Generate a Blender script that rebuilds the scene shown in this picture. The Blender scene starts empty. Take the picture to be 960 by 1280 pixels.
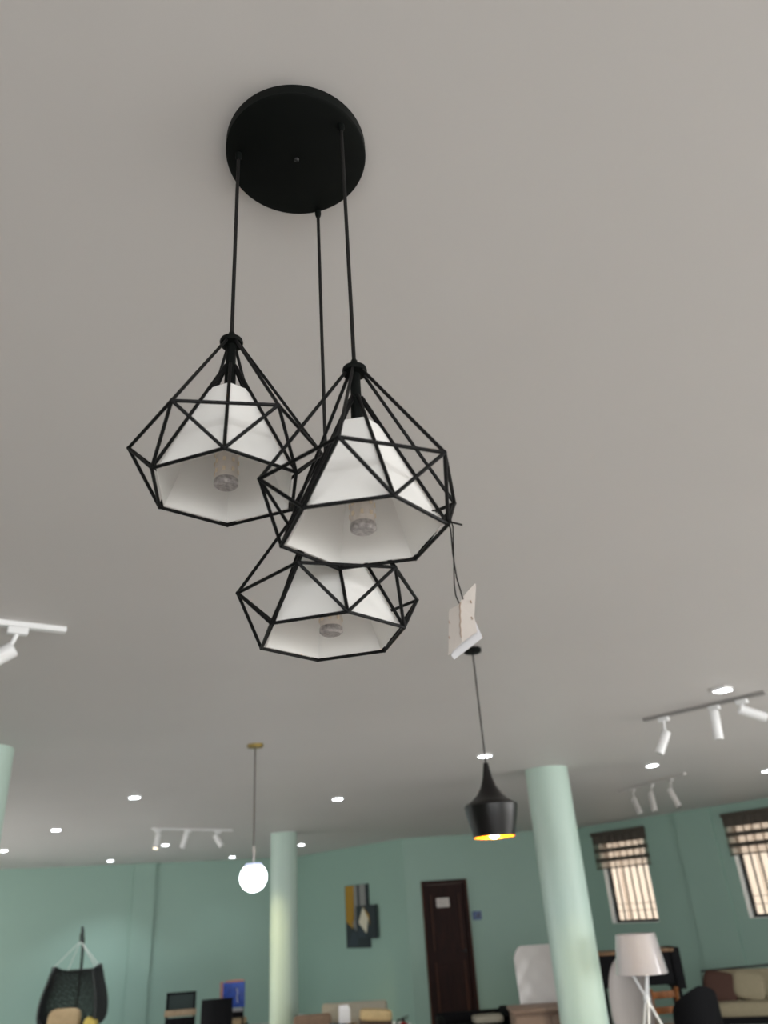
import bpy, bmesh, math
from math import sin, cos, pi, radians as rad
from mathutils import Vector as V, Matrix as M

S = bpy.context.scene
COL = S.collection
CEIL = 2.7

# ------------------------------------------------------------------ materials
def mat(name, col, rough=0.6, metal=0.0, noise=0.0, nscale=8.0, bump=0.0, bscale=60.0,
        spec=0.5, emit=None, estr=0.0, coat=0.0, transl=0.0):
    m = bpy.data.materials.new(name); m.use_nodes = True
    nt = m.node_tree; b = nt.nodes['Principled BSDF']
    b.inputs['Base Color'].default_value = (*col, 1)
    b.inputs['Roughness'].default_value = rough
    b.inputs['Metallic'].default_value = metal
    b.inputs['Specular IOR Level'].default_value = spec
    b.inputs['Coat Weight'].default_value = coat
    if emit:
        b.inputs['Emission Color'].default_value = (*emit, 1)
        b.inputs['Emission Strength'].default_value = estr
    tc = None
    if noise or bump:
        tc = nt.nodes.new('ShaderNodeTexCoord')
    if noise:
        n = nt.nodes.new('ShaderNodeTexNoise'); n.inputs['Scale'].default_value = nscale
        n.inputs['Detail'].default_value = 4
        nt.links.new(tc.outputs['Object'], n.inputs['Vector'])
        r = nt.nodes.new('ShaderNodeValToRGB')
        r.color_ramp.elements[0].position = 0.3; r.color_ramp.elements[1].position = 0.7
        r.color_ramp.elements[0].color = (*[c * (1 - noise) for c in col], 1)
        r.color_ramp.elements[1].color = (*[min(1, c * (1 + noise)) for c in col], 1)
        nt.links.new(n.outputs['Fac'], r.inputs['Fac'])
        nt.links.new(r.outputs['Color'], b.inputs['Base Color'])
    if bump:
        n2 = nt.nodes.new('ShaderNodeTexNoise'); n2.inputs['Scale'].default_value = bscale
        nt.links.new(tc.outputs['Object'], n2.inputs['Vector'])
        bp = nt.nodes.new('ShaderNodeBump'); bp.inputs['Strength'].default_value = bump
        bp.inputs['Distance'].default_value = 0.01
        nt.links.new(n2.outputs['Fac'], bp.inputs['Height'])
        nt.links.new(bp.outputs['Normal'], b.inputs['Normal'])
    if transl:
        t = nt.nodes.new('ShaderNodeBsdfTranslucent'); t.inputs['Color'].default_value = (*col, 1)
        x = nt.nodes.new('ShaderNodeMixShader'); x.inputs['Fac'].default_value = transl
        out = nt.nodes['Material Output']
        nt.links.new(b.outputs['BSDF'], x.inputs[1]); nt.links.new(t.outputs['BSDF'], x.inputs[2])
        nt.links.new(x.outputs['Shader'], out.inputs['Surface'])
    return m

def seethrough(name, col, clear, rough=0.05, diffuse=False):
    m = bpy.data.materials.new(name); m.use_nodes = True
    nt = m.node_tree; nt.nodes.remove(nt.nodes['Principled BSDF'])
    t = nt.nodes.new('ShaderNodeBsdfTransparent')
    if diffuse:
        g = nt.nodes.new('ShaderNodeBsdfTranslucent')
    else:
        g = nt.nodes.new('ShaderNodeBsdfGlossy'); g.inputs['Roughness'].default_value = rough
    g.inputs['Color'].default_value = (*col, 1)
    x = nt.nodes.new('ShaderNodeMixShader'); x.inputs['Fac'].default_value = 1 - clear
    nt.links.new(t.outputs[0], x.inputs[1]); nt.links.new(g.outputs[0], x.inputs[2])
    nt.links.new(x.outputs[0], nt.nodes['Material Output'].inputs['Surface'])
    return m

def wood(name, c1, c2, scale=6.0, rough=0.45):
    m = bpy.data.materials.new(name); m.use_nodes = True
    nt = m.node_tree; b = nt.nodes['Principled BSDF']; b.inputs['Roughness'].default_value = rough; b.inputs['Specular IOR Level'].default_value = .2
    tc = nt.nodes.new('ShaderNodeTexCoord'); mp = nt.nodes.new('ShaderNodeMapping')
    mp.inputs['Scale'].default_value = (6, 6, 0.7)
    n = nt.nodes.new('ShaderNodeTexNoise'); n.inputs['Scale'].default_value = scale; n.inputs['Detail'].default_value = 6
    r = nt.nodes.new('ShaderNodeValToRGB')
    r.color_ramp.elements[0].color = (*c1, 1); r.color_ramp.elements[1].color = (*c2, 1)
    r.color_ramp.elements[0].position = 0.35; r.color_ramp.elements[1].position = 0.65
    nt.links.new(tc.outputs['Object'], mp.inputs['Vector']); nt.links.new(mp.outputs['Vector'], n.inputs['Vector'])
    nt.links.new(n.outputs['Fac'], r.inputs['Fac']); nt.links.new(r.outputs['Color'], b.inputs['Base Color'])
    return m

def tile(name):
    m = bpy.data.materials.new(name); m.use_nodes = True
    nt = m.node_tree; b = nt.nodes['Principled BSDF']; b.inputs['Roughness'].default_value = 0.25
    tc = nt.nodes.new('ShaderNodeTexCoord'); br = nt.nodes.new('ShaderNodeTexBrick')
    br.inputs['Color1'].default_value = (.64, .615, .59, 1); br.inputs['Color2'].default_value = (.67, .645, .62, 1)
    br.inputs['Mortar'].default_value = (.35, .33, .30, 1); br.inputs['Scale'].default_value = 1.0
    br.inputs['Mortar Size'].default_value = 0.004; br.inputs['Brick Width'].default_value = 0.6
    br.inputs['Row Height'].default_value = 0.6; br.offset = 0
    nt.links.new(tc.outputs['Object'], br.inputs['Vector']); nt.links.new(br.outputs['Color'], b.inputs['Base Color'])
    return m

CEILING = mat('ceiling_paint', (.60, .577, .56), .55, noise=.02, nscale=.8, bump=.03, bscale=3)
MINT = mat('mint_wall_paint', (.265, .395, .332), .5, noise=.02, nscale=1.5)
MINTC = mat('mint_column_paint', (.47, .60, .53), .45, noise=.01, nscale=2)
FLOOR = tile('floor_tile')
BLACK = mat('black_powder_coat', (.003, .004, .0035), .55, spec=.10)
WIRE = mat('black_wire', (.005, .005, .005), .5, spec=.15)
CORD = mat('black_cord', (.008, .0075, .007), .6, spec=.2)
SHADE = mat('white_shade_fabric', (.93, .915, .89), .6, transl=.30)
LEDBODY = mat('led_bulb_body', (.66, .60, .55), .3, noise=.1, nscale=50)
LEDCHIP = mat('led_chip', (.80, .68, .52), .35)
LEDTIP = mat('led_bulb_tip', (.36, .33, .32), .35, noise=.4, nscale=220)
PAPER = mat('tag_card', (.43, .385, .35), .7, noise=.02, nscale=30)
PAPERW = mat('tag_card_white', (.50, .49, .50), .6)
INK = mat('pencil_marks', (.28, .20, .15), .8)
WHITE = mat('white_metal', (.82, .82, .82), .35)
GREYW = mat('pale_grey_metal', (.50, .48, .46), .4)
BRASS = mat('aged_brass', (.42, .31, .10), .3, metal=.9)
GOLDIN = mat('gold_lining', (.95, .48, .05), .3, metal=.75)
PEND = mat('black_satin_metal', (.006, .0052, .005), .34, spec=.35)
BULBW = mat('warm_bulb_glow', (1, .8, .4), .4, emit=(1.0, .62, .18), estr=60)
GLOBE = mat('milk_glass_globe', (1, 1, 1), .25, emit=(.90, .95, 1.0), estr=7)
GLOBEC = mat('globe_neck', (.70, .75, .95), .3, emit=(.62, .70, 1.0), estr=.75)
PANEL = mat('led_panel_glow', (1, 1, 1), .4, emit=(.92, .95, 1.0), estr=22)
SPOTGLOW = mat('spot_lens_glow', (1, .9, .7), .4, emit=(1.0, .85, .55), estr=3)
LENS = mat('spot_lens', (.65, .65, .62), .2)
DARKDOOR = wood('dark_door_wood', (.012, .003, .002), (.024, .006, .004), 5, .6)
DOORTRIM = wood('door_moulding_wood', (.06, .022, .010), (.10, .036, .016), 5, .5)
NOTE = mat('note_paper', (.60, .55, .52), .7)
BLUESIGN = mat('blue_sign', (.05, .09, .22), .4)
BLUEDK = mat('blue_sign_symbol', (.012, .022, .07), .4)
BLIND = mat('blind_dark_fabric', (.105, .088, .072), .85, noise=.12, nscale=40, transl=.25)
SHEER = seethrough('blind_sheer_fabric', (.75, .68, .60), .66, diffuse=True)
GLASS = seethrough('window_glass', (.9, .95, 1), .94)
IRON = mat('black_iron', (.008, .009, .010), .5)
JAMB = mat('white_reveal_paint', (.75, .76, .72), .5)
PEACH = mat('peach_render', (.66, .55, .46), .9, noise=.10, nscale=.7)
GROUND = mat('yard_concrete', (.45, .42, .38), .9, noise=.1, nscale=2)
YELLOW = mat('mustard_paint', (.32, .175, .010), .6)
CREAM = mat('cream_paint', (.58, .54, .42), .6)
GREYP = mat('grey_paint', (.22, .22, .21), .6)
NAVY = mat('near_black_paint', (.012, .02, .024), .6)
NAVYL = mat('slate_paint', (.022, .034, .045), .6)
RATTAN = mat('black_rattan', (.012, .014, .014), .5, bump=.3, bscale=150)
ROPE = mat('pale_rope', (.62, .64, .60), .8)
TAN = mat('tan_cushion', (.40, .29, .16), .85, noise=.08, nscale=25)
GOLDC = mat('yellow_cushion', (.55, .42, .10), .85, noise=.1, nscale=25)
BLKCH = mat('black_upholstery', (.006, .006, .007), .75, spec=.12)
MESHBK = mat('dark_green_grey_mesh', (.020, .034, .032), .8, bump=.3, bscale=300)
OAK = wood('light_oak', (.30, .22, .14), (.42, .32, .21), 5)
BLUE = mat('bright_blue_panel', (.012, .055, .32), .45, noise=.35, nscale=18)
PINK = mat('faded_red_edge', (.35, .17, .15), .7)
GREYCH = mat('grey_rail', (.30, .30, .31), .5)
BROWNA = mat('brown_upholstery', (.24, .155, .10), .8, noise=.1, nscale=20)
BEIGE = mat('beige_upholstery', (.46, .42, .33), .85, noise=.05, nscale=25)
STRAW = mat('straw_cushion', (.66, .48, .24), .8, noise=.08, nscale=25)
WICKER = mat('brown_wicker', (.14, .09, .06), .7, bump=.6, bscale=90)
PATT = mat('blue_black_runner', (.03, .04, .06), .7, noise=.7, nscale=40)
BOXW = mat('white_card_box', (.80, .77, .75), .6)
RED = mat('red_enamel', (.30, .012, .016), .3)
WRAP = mat('white_leather_in_plastic', (.50, .47, .45), .35, bump=.12, bscale=14)
BRNBOX = mat('brown_laminate', (.21, .135, .095), .55, noise=.05, nscale=6)
LAMPSH = mat('white_lamp_shade_in_film', (.46, .425, .445), .25, coat=.9, transl=.12, bump=.3, bscale=9)
SHELLW = mat('pale_grey_shell', (.31, .28, .265), .55)
WOODO = wood('orange_brown_wood', (.16, .055, .014), (.27, .10, .03), 5)
SIDEW = wood('sideboard_top_wood', (.17, .10, .05), (.26, .15, .08), 5)
DKBRN = mat('dark_brown_cushion', (.055, .020, .011), .8)
KHAKI = mat('khaki_cushion', (.26, .22, .14), .85, noise=.05, nscale=25)
CHROME = mat('chrome', (.7, .7, .7), .15, metal=1)

# ------------------------------------------------------------------ mesh builder
class MB:
    def __init__(s): s.b = bmesh.new()
    def face(s, pts, mi=0):
        f = s.b.faces.new([s.b.verts.new(p) for p in pts]); f.material_index = mi; return f
    def hexa(s, p, mi=0):           # eight corners: bottom ring then top ring
        v = [s.b.verts.new(q) for q in p]
        for a in ((3, 2, 1, 0), (4, 5, 6, 7), (0, 1, 5, 4), (1, 2, 6, 5), (2, 3, 7, 6), (3, 0, 4, 7)):
            f = s.b.faces.new([v[i] for i in a]); f.material_index = mi
    def box(s, c, d, rot=None, mi=0, bev=0.0):
        r = rot or M.Identity(3); c = V(c); h = V(d) / 2
        if bev <= 0:
            s.hexa([c + r @ V((x * h.x, y * h.y, z * h.z)) for z in (-1, 1) for x, y in ((-1, -1), (1, -1), (1, 1), (-1, 1))], mi)
            return
        t = bmesh.new(); bmesh.ops.create_cube(t, size=1)
        for v in t.verts: v.co = V((v.co.x * d[0], v.co.y * d[1], v.co.z * d[2]))
        bmesh.ops.bevel(t, geom=list(t.edges), offset=bev, segments=3, profile=.5, affect='EDGES')
        mp = {v: s.b.verts.new(c + r @ v.co) for v in t.verts}
        for f in t.faces:
            g = s.b.faces.new([mp[v] for v in f.verts]); g.material_index = mi
        t.free()
    def prism(s, poly, ext, mi=0):
        a = [V(p) for p in poly]; e = V(ext); n = len(a)
        lo = [s.b.verts.new(p) for p in a]; hi = [s.b.verts.new(p + e) for p in a]
        fs = [s.b.faces.new(lo[::-1]), s.b.faces.new(hi)]
        for i in range(n): fs.append(s.b.faces.new((lo[i], lo[(i + 1) % n], hi[(i + 1) % n], hi[i])))
        for f in fs: f.material_index = mi
    def tube(s, pts, r, n=8, mi=0, r2=None, closed=False):
        pts = [V(p) for p in pts]; k = len(pts); rings = []
        up = None
        for i, p in enumerate(pts):
            if closed: t = (pts[(i + 1) % k] - pts[i - 1]).normalized()
            else: t = (pts[min(i + 1, k - 1)] - pts[max(i - 1, 0)]).normalized()
            if up is None or abs(up.dot(t)) > .99:
                up = V((0, 0, 1)) if abs(t.z) < .9 else V((1, 0, 0))
            a = t.cross(up).normalized(); c = a.cross(t).normalized(); up = c
            rr = r if r2 is None else r + (r2 - r) * i / max(1, k - 1)
            rings.append([s.b.verts.new(p + (a * cos(2 * pi * j / n) + c * sin(2 * pi * j / n)) * rr) for j in range(n)])
        for i in range(k if closed else k - 1):
            A, B = rings[i], rings[(i + 1) % k]
            for j in range(n):
                f = s.b.faces.new((A[j], A[(j + 1) % n], B[(j + 1) % n], B[j])); f.material_index = mi
        if not closed:
            for q in (rings[0][::-1], rings[-1]):
                f = s.b.faces.new(q); f.material_index = mi
    def lathe(s, prof, n=32, c=(0, 0, 0), rot=None, mi=0, cap=True):   # prof: (radius, z)
        r = rot or M.Identity(3); c = V(c); rings = []
        for R, z in prof:
            if R < 1e-6: rings.append([s.b.verts.new(c + r @ V((0, 0, z)))])
            else: rings.append([s.b.verts.new(c + r @ V((R * cos(2 * pi * j / n), R * sin(2 * pi * j / n), z))) for j in range(n)])
        for A, B in zip(rings, rings[1:]):
            for j in range(n):
                k = (j + 1) % n
                if len(A) == 1 and len(B) == 1: continue
                if len(A) == 1: f = s.b.faces.new((A[0], B[k], B[j]))
                elif len(B) == 1: f = s.b.faces.new((A[j], A[k], B[0]))
                else: f = s.b.faces.new((A[j], A[k], B[k], B[j]))
                f.material_index = mi
        if cap:
            for q in (rings[0], rings[-1]):
                if len(q) > 2:
                    f = s.b.faces.new(q); f.material_index = mi
    def pillow(s, c, d, rot=None, e=.45, n=20, mi=0):
        r = rot or M.Identity(3); c = V(c)
        def pw(x): return math.copysign(abs(x) ** e, x)
        g = []
        for i in range(n + 1):
            a = -pi / 2 + pi * i / n; row = []
            for j in range(2 * n):
                b = 2 * pi * j / (2 * n)
                row.append(s.b.verts.new(c + r @ V((d[0] / 2 * pw(cos(a)) * pw(cos(b)), d[1] / 2 * pw(cos(a)) * pw(sin(b)), d[2] / 2 * pw(sin(a))))))
            g.append(row)
        for i in range(n):
            for j in range(2 * n):
                k = (j + 1) % (2 * n)
                f = s.b.faces.new((g[i][j], g[i][k], g[i + 1][k], g[i + 1][j])); f.material_index = mi
        bmesh.ops.remove_doubles(s.b, verts=g[0] + g[-1], dist=1e-6)
    def sheet(s, fn, nu, nv, mi=0):          # closed slab: fn(u, v, side) for side 0 / 1
        G = [[[s.b.verts.new(fn(i / nu, j / nv, o)) for j in range(nv + 1)] for i in range(nu + 1)] for o in (0, 1)]
        def q(a, b, c, d):
            f = s.b.faces.new((a, b, c, d)); f.material_index = mi
        for i in range(nu):
            for j in range(nv):
                q(G[0][i][j], G[0][i + 1][j], G[0][i + 1][j + 1], G[0][i][j + 1])
                q(G[1][i][j + 1], G[1][i + 1][j + 1], G[1][i + 1][j], G[1][i][j])
        for i in range(nu):
            q(G[0][i + 1][0], G[0][i][0], G[1][i][0], G[1][i + 1][0]); q(G[0][i][nv], G[0][i + 1][nv], G[1][i + 1][nv], G[1][i][nv])
        for j in range(nv):
            q(G[0][0][j], G[0][0][j + 1], G[1][0][j + 1], G[1][0][j]); q(G[0][nu][j + 1], G[0][nu][j], G[1][nu][j], G[1][nu][j + 1])
    def build(s, name, m, parent=None, smooth=True, label=None):
        bmesh.ops.recalc_face_normals(s.b, faces=list(s.b.faces))
        me = bpy.data.meshes.new(name); s.b.to_mesh(me); s.b.free()
        for x in (m if isinstance(m, (list, tuple)) else [m]): me.materials.append(x)
        if smooth:
            me.polygons.foreach_set('use_smooth', [True] * len(me.polygons)); me.set_sharp_from_angle(angle=rad(38))
        o = bpy.data.objects.new(name, me); COL.objects.link(o)
        if parent: o.parent = parent
        if label: o['label'] = label
        return o

def thing(name, label, cat, loc, rz=0.0, group=None):
    o = bpy.data.objects.new(name, None); COL.objects.link(o); o.empty_display_size = .1
    o.location = loc; o.rotation_euler = (0, 0, rz); o['label'] = label; o['category'] = cat
    if group: o['group'] = group
    return o
def struct(o, label=None):
    o['kind'] = 'structure'
    if label: o['label'] = label
    return o
def dup(root, label, loc, rz=0.0):
    r = root.copy(); COL.objects.link(r); r.location = loc; r.rotation_euler = (0, 0, rz); r['label'] = label
    for ch in list(root.children):
        c = ch.copy(); COL.objects.link(c); c.parent = r
        for g in list(ch.children):
            d = g.copy(); COL.objects.link(d); d.parent = c
    return r
def RZ(a): return M.Rotation(a, 3, 'Z')
def align(d): return V((0, 0, 1)).rotation_difference(V(d).normalized()).to_matrix()

# ------------------------------------------------------------------ room shell
P0, P1 = V((-10.0, 13.5, 0)), V((-5.05, 15.49, 0))
P2, P3 = V((-4.70, 15.62, 0)), V((-2.28, 16.60, 0))
P4, P5 = V((-.07, 14.02, 0)), V((2.95, 14.42, 0))
WD = V((.596, -.803, 0)); P6 = P5 + WD * 9.0
P7, P8 = V((P6.x, -6, 0)), V((-10, -6, 0))
FOOT = [P0, P3, P4, P5, P6, P7, P8]
mb = MB(); mb.prism([p + V((0, 0, -.12)) for p in [P8, P7, P6, P5, P4, P3, P0]], (0, 0, .12)); struct(mb.build('floor', FLOOR, smooth=False))
mb = MB(); mb.prism([V((-10.5, -9.5, CEIL)), V((P6.x + .6, -9.5, CEIL)), V((P6.x + .6, P6.y, CEIL)), P5 + V((.3, .25, CEIL)), P4 + V((.1, .3, CEIL)), P3 + V((0, .4, CEIL)), V((-10.5, 13.6, CEIL))], (0, 0, .2))  # slab runs past the front wall: unseen overhang added to block the sun
struct(mb.build('ceiling', CEILING, smooth=False))

def wall(name, a, b, m, holes=(), th=.16, label=None):
    """wall slab from a to b (inner face on the line), outside to the left of a->b; holes are (s0, s1, z0, z1)"""
    d = (b - a).normalized(); n = V((-d.y, d.x, 0)); L = (b - a).length
    mb = MB()
    def piece(s0, s1, z0, z1):
        if s1 - s0 < 1e-4 or z1 - z0 < 1e-4: return
        q = [a + d * s0, a + d * s1, a + d * s1 + n * th, a + d * s0 + n * th]
        mb.hexa([p + V((0, 0, z0)) for p in q] + [p + V((0, 0, z1)) for p in q])
    s = 0
    for (s0, s1, z0, z1) in sorted(holes):
        piece(s, s0, 0, CEIL); piece(s0, s1, 0, z0); piece(s0, s1, z1, CEIL); s = s1
    piece(s, L, 0, CEIL)
    return struct(mb.build(name, m, smooth=False), label)

wall('wall_left', P0, P3, MINT)
wall('wall_back_left', P3, P4, MINT)
wall('wall_back', P4, P5, MINT, holes=[(.25, 1.01, 0, 2.03)])
WIN = [(.41, 1.32, 1.23, 2.45), (2.83, 3.74, 1.23, 2.45)]
wall('wall_right', P5, P6, MINT, holes=WIN)
FW = (1.2, 13.6, .25, 2.5)
wall('wall_side', P6, P7, MINT, holes=[(1.0, 8.0, .4, 2.45)])
wall('wall_front', P7, P8, MINT, holes=[(1.0, 10.5, .25, 2.5)])
wall('wall_far_left', P8, P0, MINT, holes=[(10.5, 16.5, .45, 2.4)])  # opening made up to go with the added left fill lamp
# pilaster between the two far bays, and the one between the windows
mb = MB(); dl = (P3 - P0).normalized(); nl = V((dl.y, -dl.x, 0))
c = P1 + dl * .19
q = [P1, P1 + dl * .38, P1 + dl * .38 + nl * .06, P1 + nl * .06]
mb.prism(q, (0, 0, CEIL)); struct(mb.build('trim_1', MINT, smooth=False), 'flat mint pilaster on the left wall')
mb = MB(); nr = V((-WD.y, WD.x, 0)) * -1
q = [P5 + WD * 1.98, P5 + WD * 2.62, P5 + WD * 2.62 + nr * .03, P5 + WD * 1.98 + nr * .03]
mb.prism(q, (0, 0, CEIL)); struct(mb.build('trim_2', MINT, smooth=False), 'flat mint pilaster between the two windows')
# skirting along the far walls
def skirt(name, a, b, s0, s1):
    d = (b - a).normalized(); n = V((d.y, -d.x, 0)); mb = MB()
    mb.prism([a + d * s0, a + d * s1, a + d * s1 + n * .012, a + d * s0 + n * .012], (0, 0, .09))
    struct(mb.build(name, JAMB, smooth=False))
skirt('baseboard_back', P4, P5, 1.02, 3.0); skirt('baseboard_left', P0, P3, 0, 5.3); skirt('baseboard_back_left', P3, P4, .02, 3.3)

def column(loc, r, label):
    mb = MB(); mb.lathe([(r, 0), (r, CEIL)], 64)
    o = mb.build('column', MINTC); o.location = loc; struct(o, label); return o
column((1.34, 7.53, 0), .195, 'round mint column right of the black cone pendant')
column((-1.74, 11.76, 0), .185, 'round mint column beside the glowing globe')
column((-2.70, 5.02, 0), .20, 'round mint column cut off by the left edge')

# ------------------------------------------------------------------ windows with bars, glass and blinds
def window(i, s0, s1, z0, z1):
    a = P5; d = WD; n = V((-d.y, d.x, 0))
    w = bpy.data.objects.new('window_%d' % i, None); COL.objects.link(w); w.location = a + d * s0 + V((0, 0, z0)); struct(w)
    w.rotation_euler = (0, 0, math.atan2(d.y, d.x))
    W, H = s1 - s0, z1 - z0                      # local x along wall, local y outwards
    f = MB(); y0, y1 = .10, .155; t = .045
    for bx in (((t / 2, 0, H / 2), (t, 1, H)), ((W - t / 2, 0, H / 2), (t, 1, H)), ((W / 2, 0, t / 2), (W - 2 * t, 1, t)), ((W / 2, 0, H - t / 2), (W - 2 * t, 1, t))):
        f.box((bx[0][0], (y0 + y1) / 2, bx[0][2]), (bx[1][0], y1 - y0, bx[1][2]))
    f.build('window_frame', IRON, w, smooth=False)
    g = MB(); g.box((W / 2, .148, H / 2), (W - 2 * t, .006, H - 2 * t)); g.build('glass', GLASS, w, smooth=False)
    b = MB(); k = 6
    for j in range(1, k):
        x = t + (W - 2 * t) * j / k; b.box((x, .115, H / 2), (.022, .016, H - 2 * t))
        for z in (.17, .27): b.lathe([(.008, -.018), (.017, 0), (.008, .018)], 10, (x, .115, z))
    for z in (.17, .27): b.box((W / 2, .115, z), (W - 2 * t, .007, .008))
    b.build('security_bars', IRON, w)
    l = MB()
    l.box((.004, .05, H / 2), (.008, .10, H)); l.box((W - .004, .05, H / 2), (.008, .10, H))
    l.box((W / 2, .05, .004), (W, .10, .008)); l.box((W / 2, .05, H - .004), (W, .10, .008))
    l.build('reveal_lining', JAMB, w, smooth=False)
    return w
window(1, *WIN[0]); window(2, *WIN[1])

def blind(s0, s1, label):
    d = WD; rz = math.atan2(d.y, d.x); W = s1 - s0
    t = thing('zebra_blind', label, 'blind', P5 + d * s0 + V((0, 0, 2.02)), rz, 'striped blinds over the barred windows')
    h = MB(); h.box((W / 2, -.035, .535), (W, .06, .05), bev=.012); h.build('head_rail', BLIND, t)
    bands = [(.38, .51), (.245, .305), (.105, .165)]
    for z0, z1 in bands:
        m = MB()
        def fn(u, v, o, z0=z0, z1=z1):
            return V((u * W, -.022 + .006 * cos(u * W / .155 * 2 * pi) * (1.0 if z1 > .5 else .45) + (.004 if o else 0), z0 + (z1 - z0) * v))
        m.sheet(fn, 48, 3); m.build('dark_band', BLIND, t)
    for z0, z1 in ((.305, .38), (.165, .245), (.02, .105)):
        m = MB(); m.box((W / 2, -.020, (z0 + z1) / 2), (W, .003, z1 - z0)); m.build('sheer_band', SHEER, t, smooth=False)
    e = MB(); e.box((W / 2, -.022, .010), (W, .018, .020), bev=.006); e.build('bottom_rail', BLIND, t)
blind(.30, 1.40, 'striped brown blind half raised over the barred window behind the white lamp')
blind(2.79, 3.89, 'striped brown blind half raised over the barred window at the right edge')

# the neighbouring house seen through the bars, and the yard
mb = MB(); d = WD; n = V((-d.y, d.x, 0)); o_ = P5 + n * 3.4
q = [o_ - d * 9, o_ + d * 9, o_ + d * 9 + n * .3, o_ - d * 9 + n * .3]
mb.prism([p + V((0, 0, -.1)) for p in q], (0, 0, 5.6))
for k in range(-8, 9):
    c = o_ + d * k * 1.05 - n * .02; mb.box(c + V((0, 0, 2.7)), (.16, .05, 5.5), RZ(math.atan2(d.y, d.x)), 0)
struct(mb.build('neighbouring_wall', PEACH, smooth=False), 'sunlit peach wall of the house outside the windows')
mb = MB(); mb.box((0, 10, -.16), (80, 80, .05)); struct(mb.build('ground', GROUND, smooth=False))

# storefront glazing behind the camera, source of the daylight
mb = MB()
for j in range(6): mb.box((P7.x - 1.0 - 9.5 * j / 5, -6.08, 1.375), (.06, .06, 2.25))
for z in (.28, 2.47): mb.box((P7.x - 5.75, -6.08, z), (9.5, .06, .06))
struct(mb.build('window_3', WHITE, smooth=False), 'storefront window frame')

# ------------------------------------------------------------------ door, note, sign
DD = (P5 - P4).normalized(); DN = V((-DD.y, DD.x, 0)); drz = math.atan2(DD.y, DD.x)
dr = bpy.data.objects.new('door_1', None); COL.objects.link(dr); dr.location = P4 + DD * .25; dr.rotation_euler = (0, 0, drz); struct(dr, 'dark brown panelled door in the far wall')
W, H = .76, 2.03
m = MB()
for x in (.03, W - .03): m.box((x, .06, H / 2), (.06, .16, H))
m.box((W / 2, .06, H - .03), (W - .12, .16, .06)); m.build('door_frame', DARKDOOR, dr, smooth=False)
m = MB()
for x in (.008, W - .008): m.box((x, -.026, H / 2), (.016, .012, H))
m.build('frame_moulding', DOORTRIM, dr, smooth=False)
m = MB(); m.box((W / 2, .05, (H - .06) / 2 + .002), (W - .125, .04, H - .07))
for z0, z1 in ((1.02, 1.82), (.16, .86)):
    for x0, x1 in ((.16, .37), (.39, .60)):
        m.box(((x0 + x1) / 2, .028, (z0 + z1) / 2), (x1 - x0 - .05, .012, z1 - z0 - .06), bev=.005)
m.build('door_leaf', DARKDOOR, dr, smooth=False)
m = MB()
for z0, z1 in ((1.02, 1.82), (.16, .86)):
    for x0, x1 in ((.15, .61),):
        m.box((x0, .026, (z0 + z1) / 2), (.014, .012, z1 - z0)); m.box((x1, .026, (z0 + z1) / 2), (.014, .012, z1 - z0))
m.build('door_moulding', DOORTRIM, dr, smooth=False)
m = MB(); m.tube([(W - .12, .028, 1.0), (W - .12, -.02, 1.0), (W - .22, -.02, 1.0)], .009); m.lathe([(.022, 0), (.022, .008)], 20, (W - .12, .028, 1.0), M.Rotation(pi / 2, 3, 'X'))
m.build('door_handle', IRON, dr)
t = thing('paper_notice', 'pale paper notice stuck high on the dark door', 'paper', P4 + DD * .48 - DN * -.018 + V((0, 0, 1.63)), drz)
m = MB(); m.box((.11, -.006, .07), (.21, .003, .135)); m.build('sheet', NOTE, t, smooth=False)
m = MB()
for k in range(4): m.box((.11, -.0082, .025 + k * .028), (.15 - .03 * (k % 2), .001, .005))
m.build('printed_lines', GREYP, t, smooth=False)
t = thing('blue_sign', 'small square blue sign on the wall beside the dark door', 'sign', P4 + DD * 1.06 + V((0, 0, 1.42)), drz)
m = MB(); m.box((.07, -.006, .06), (.15, .010, .125), bev=.003); m.build('plate', BLUESIGN, t)
m = MB(); m.prism([(.045, -.0115, .03), (.12, -.0115, .03), (.12, -.0115, .10), (.075, -.0115, .085)], (0, -.002, 0)); m.build('symbol', BLUEDK, t, smooth=False)

# ------------------------------------------------------------------ two canvases on the angled wall
AD = (P4 - P3).normalized(); arz = math.atan2(AD.y, AD.x); AN = V((AD.y, -AD.x, 0))
AL = (P4 - P3).length
off = AL - 3.27
t = thing('canvas_painting', 'tall abstract canvas with a mustard block above near black', 'painting', P3 + AD * (1.62 + off) + V((0, 0, 1.11)), arz, 'abstract canvases on the mint wall')
def canvas(t, W, H, y, shapes, mats):
    m = MB(); m.box((W / 2, y, H / 2), (W, .03, H), mi=0)
    for mi, poly in shapes: m.prism([(x * W, y - .0155, z * H) for x, z in poly], (0, -.0012, 0), mi)
    m.build('canvas', mats, t, smooth=False)
canvas(t, .66, .965, -.017, [(1, [(.02, .42), (.30, .30), (.36, .40), (.40, .995), (.02, .995)]), (2, [(.40, .30), (.54, .24), (.54, .995), (.40, .995)]),
                             (3, [(.64, .42), (.90, .40), (.90, .995), (.64, .995)]), (2, [(.26, .38), (.52, .22), (.50, .40), (.36, .44)]), (4, [(.04, .03), (.52, .03), (.52, .22), (.30, .26)])], [NAVY, YELLOW, GREYP, GREYP, NAVYL])
t = thing('canvas_painting', 'smaller black canvas with a cream diamond overlapping the tall one', 'painting', P3 + AD * (1.97 + off) + V((0, 0, 1.245)) + AN * .034, arz, 'abstract canvases on the mint wall')
canvas(t, .55, .50, -.017, [(1, [(.12, .48), (.36, .95), (.62, .60), (.50, .16)]), (2, [(.38, .97), (.66, .70), (.70, .38), (.62, .58)]), (3, [(.04, .03), (.48, .03), (.48, .15), (.14, .42)])], [NAVY, CREAM, YELLOW, NAVYL])

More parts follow.
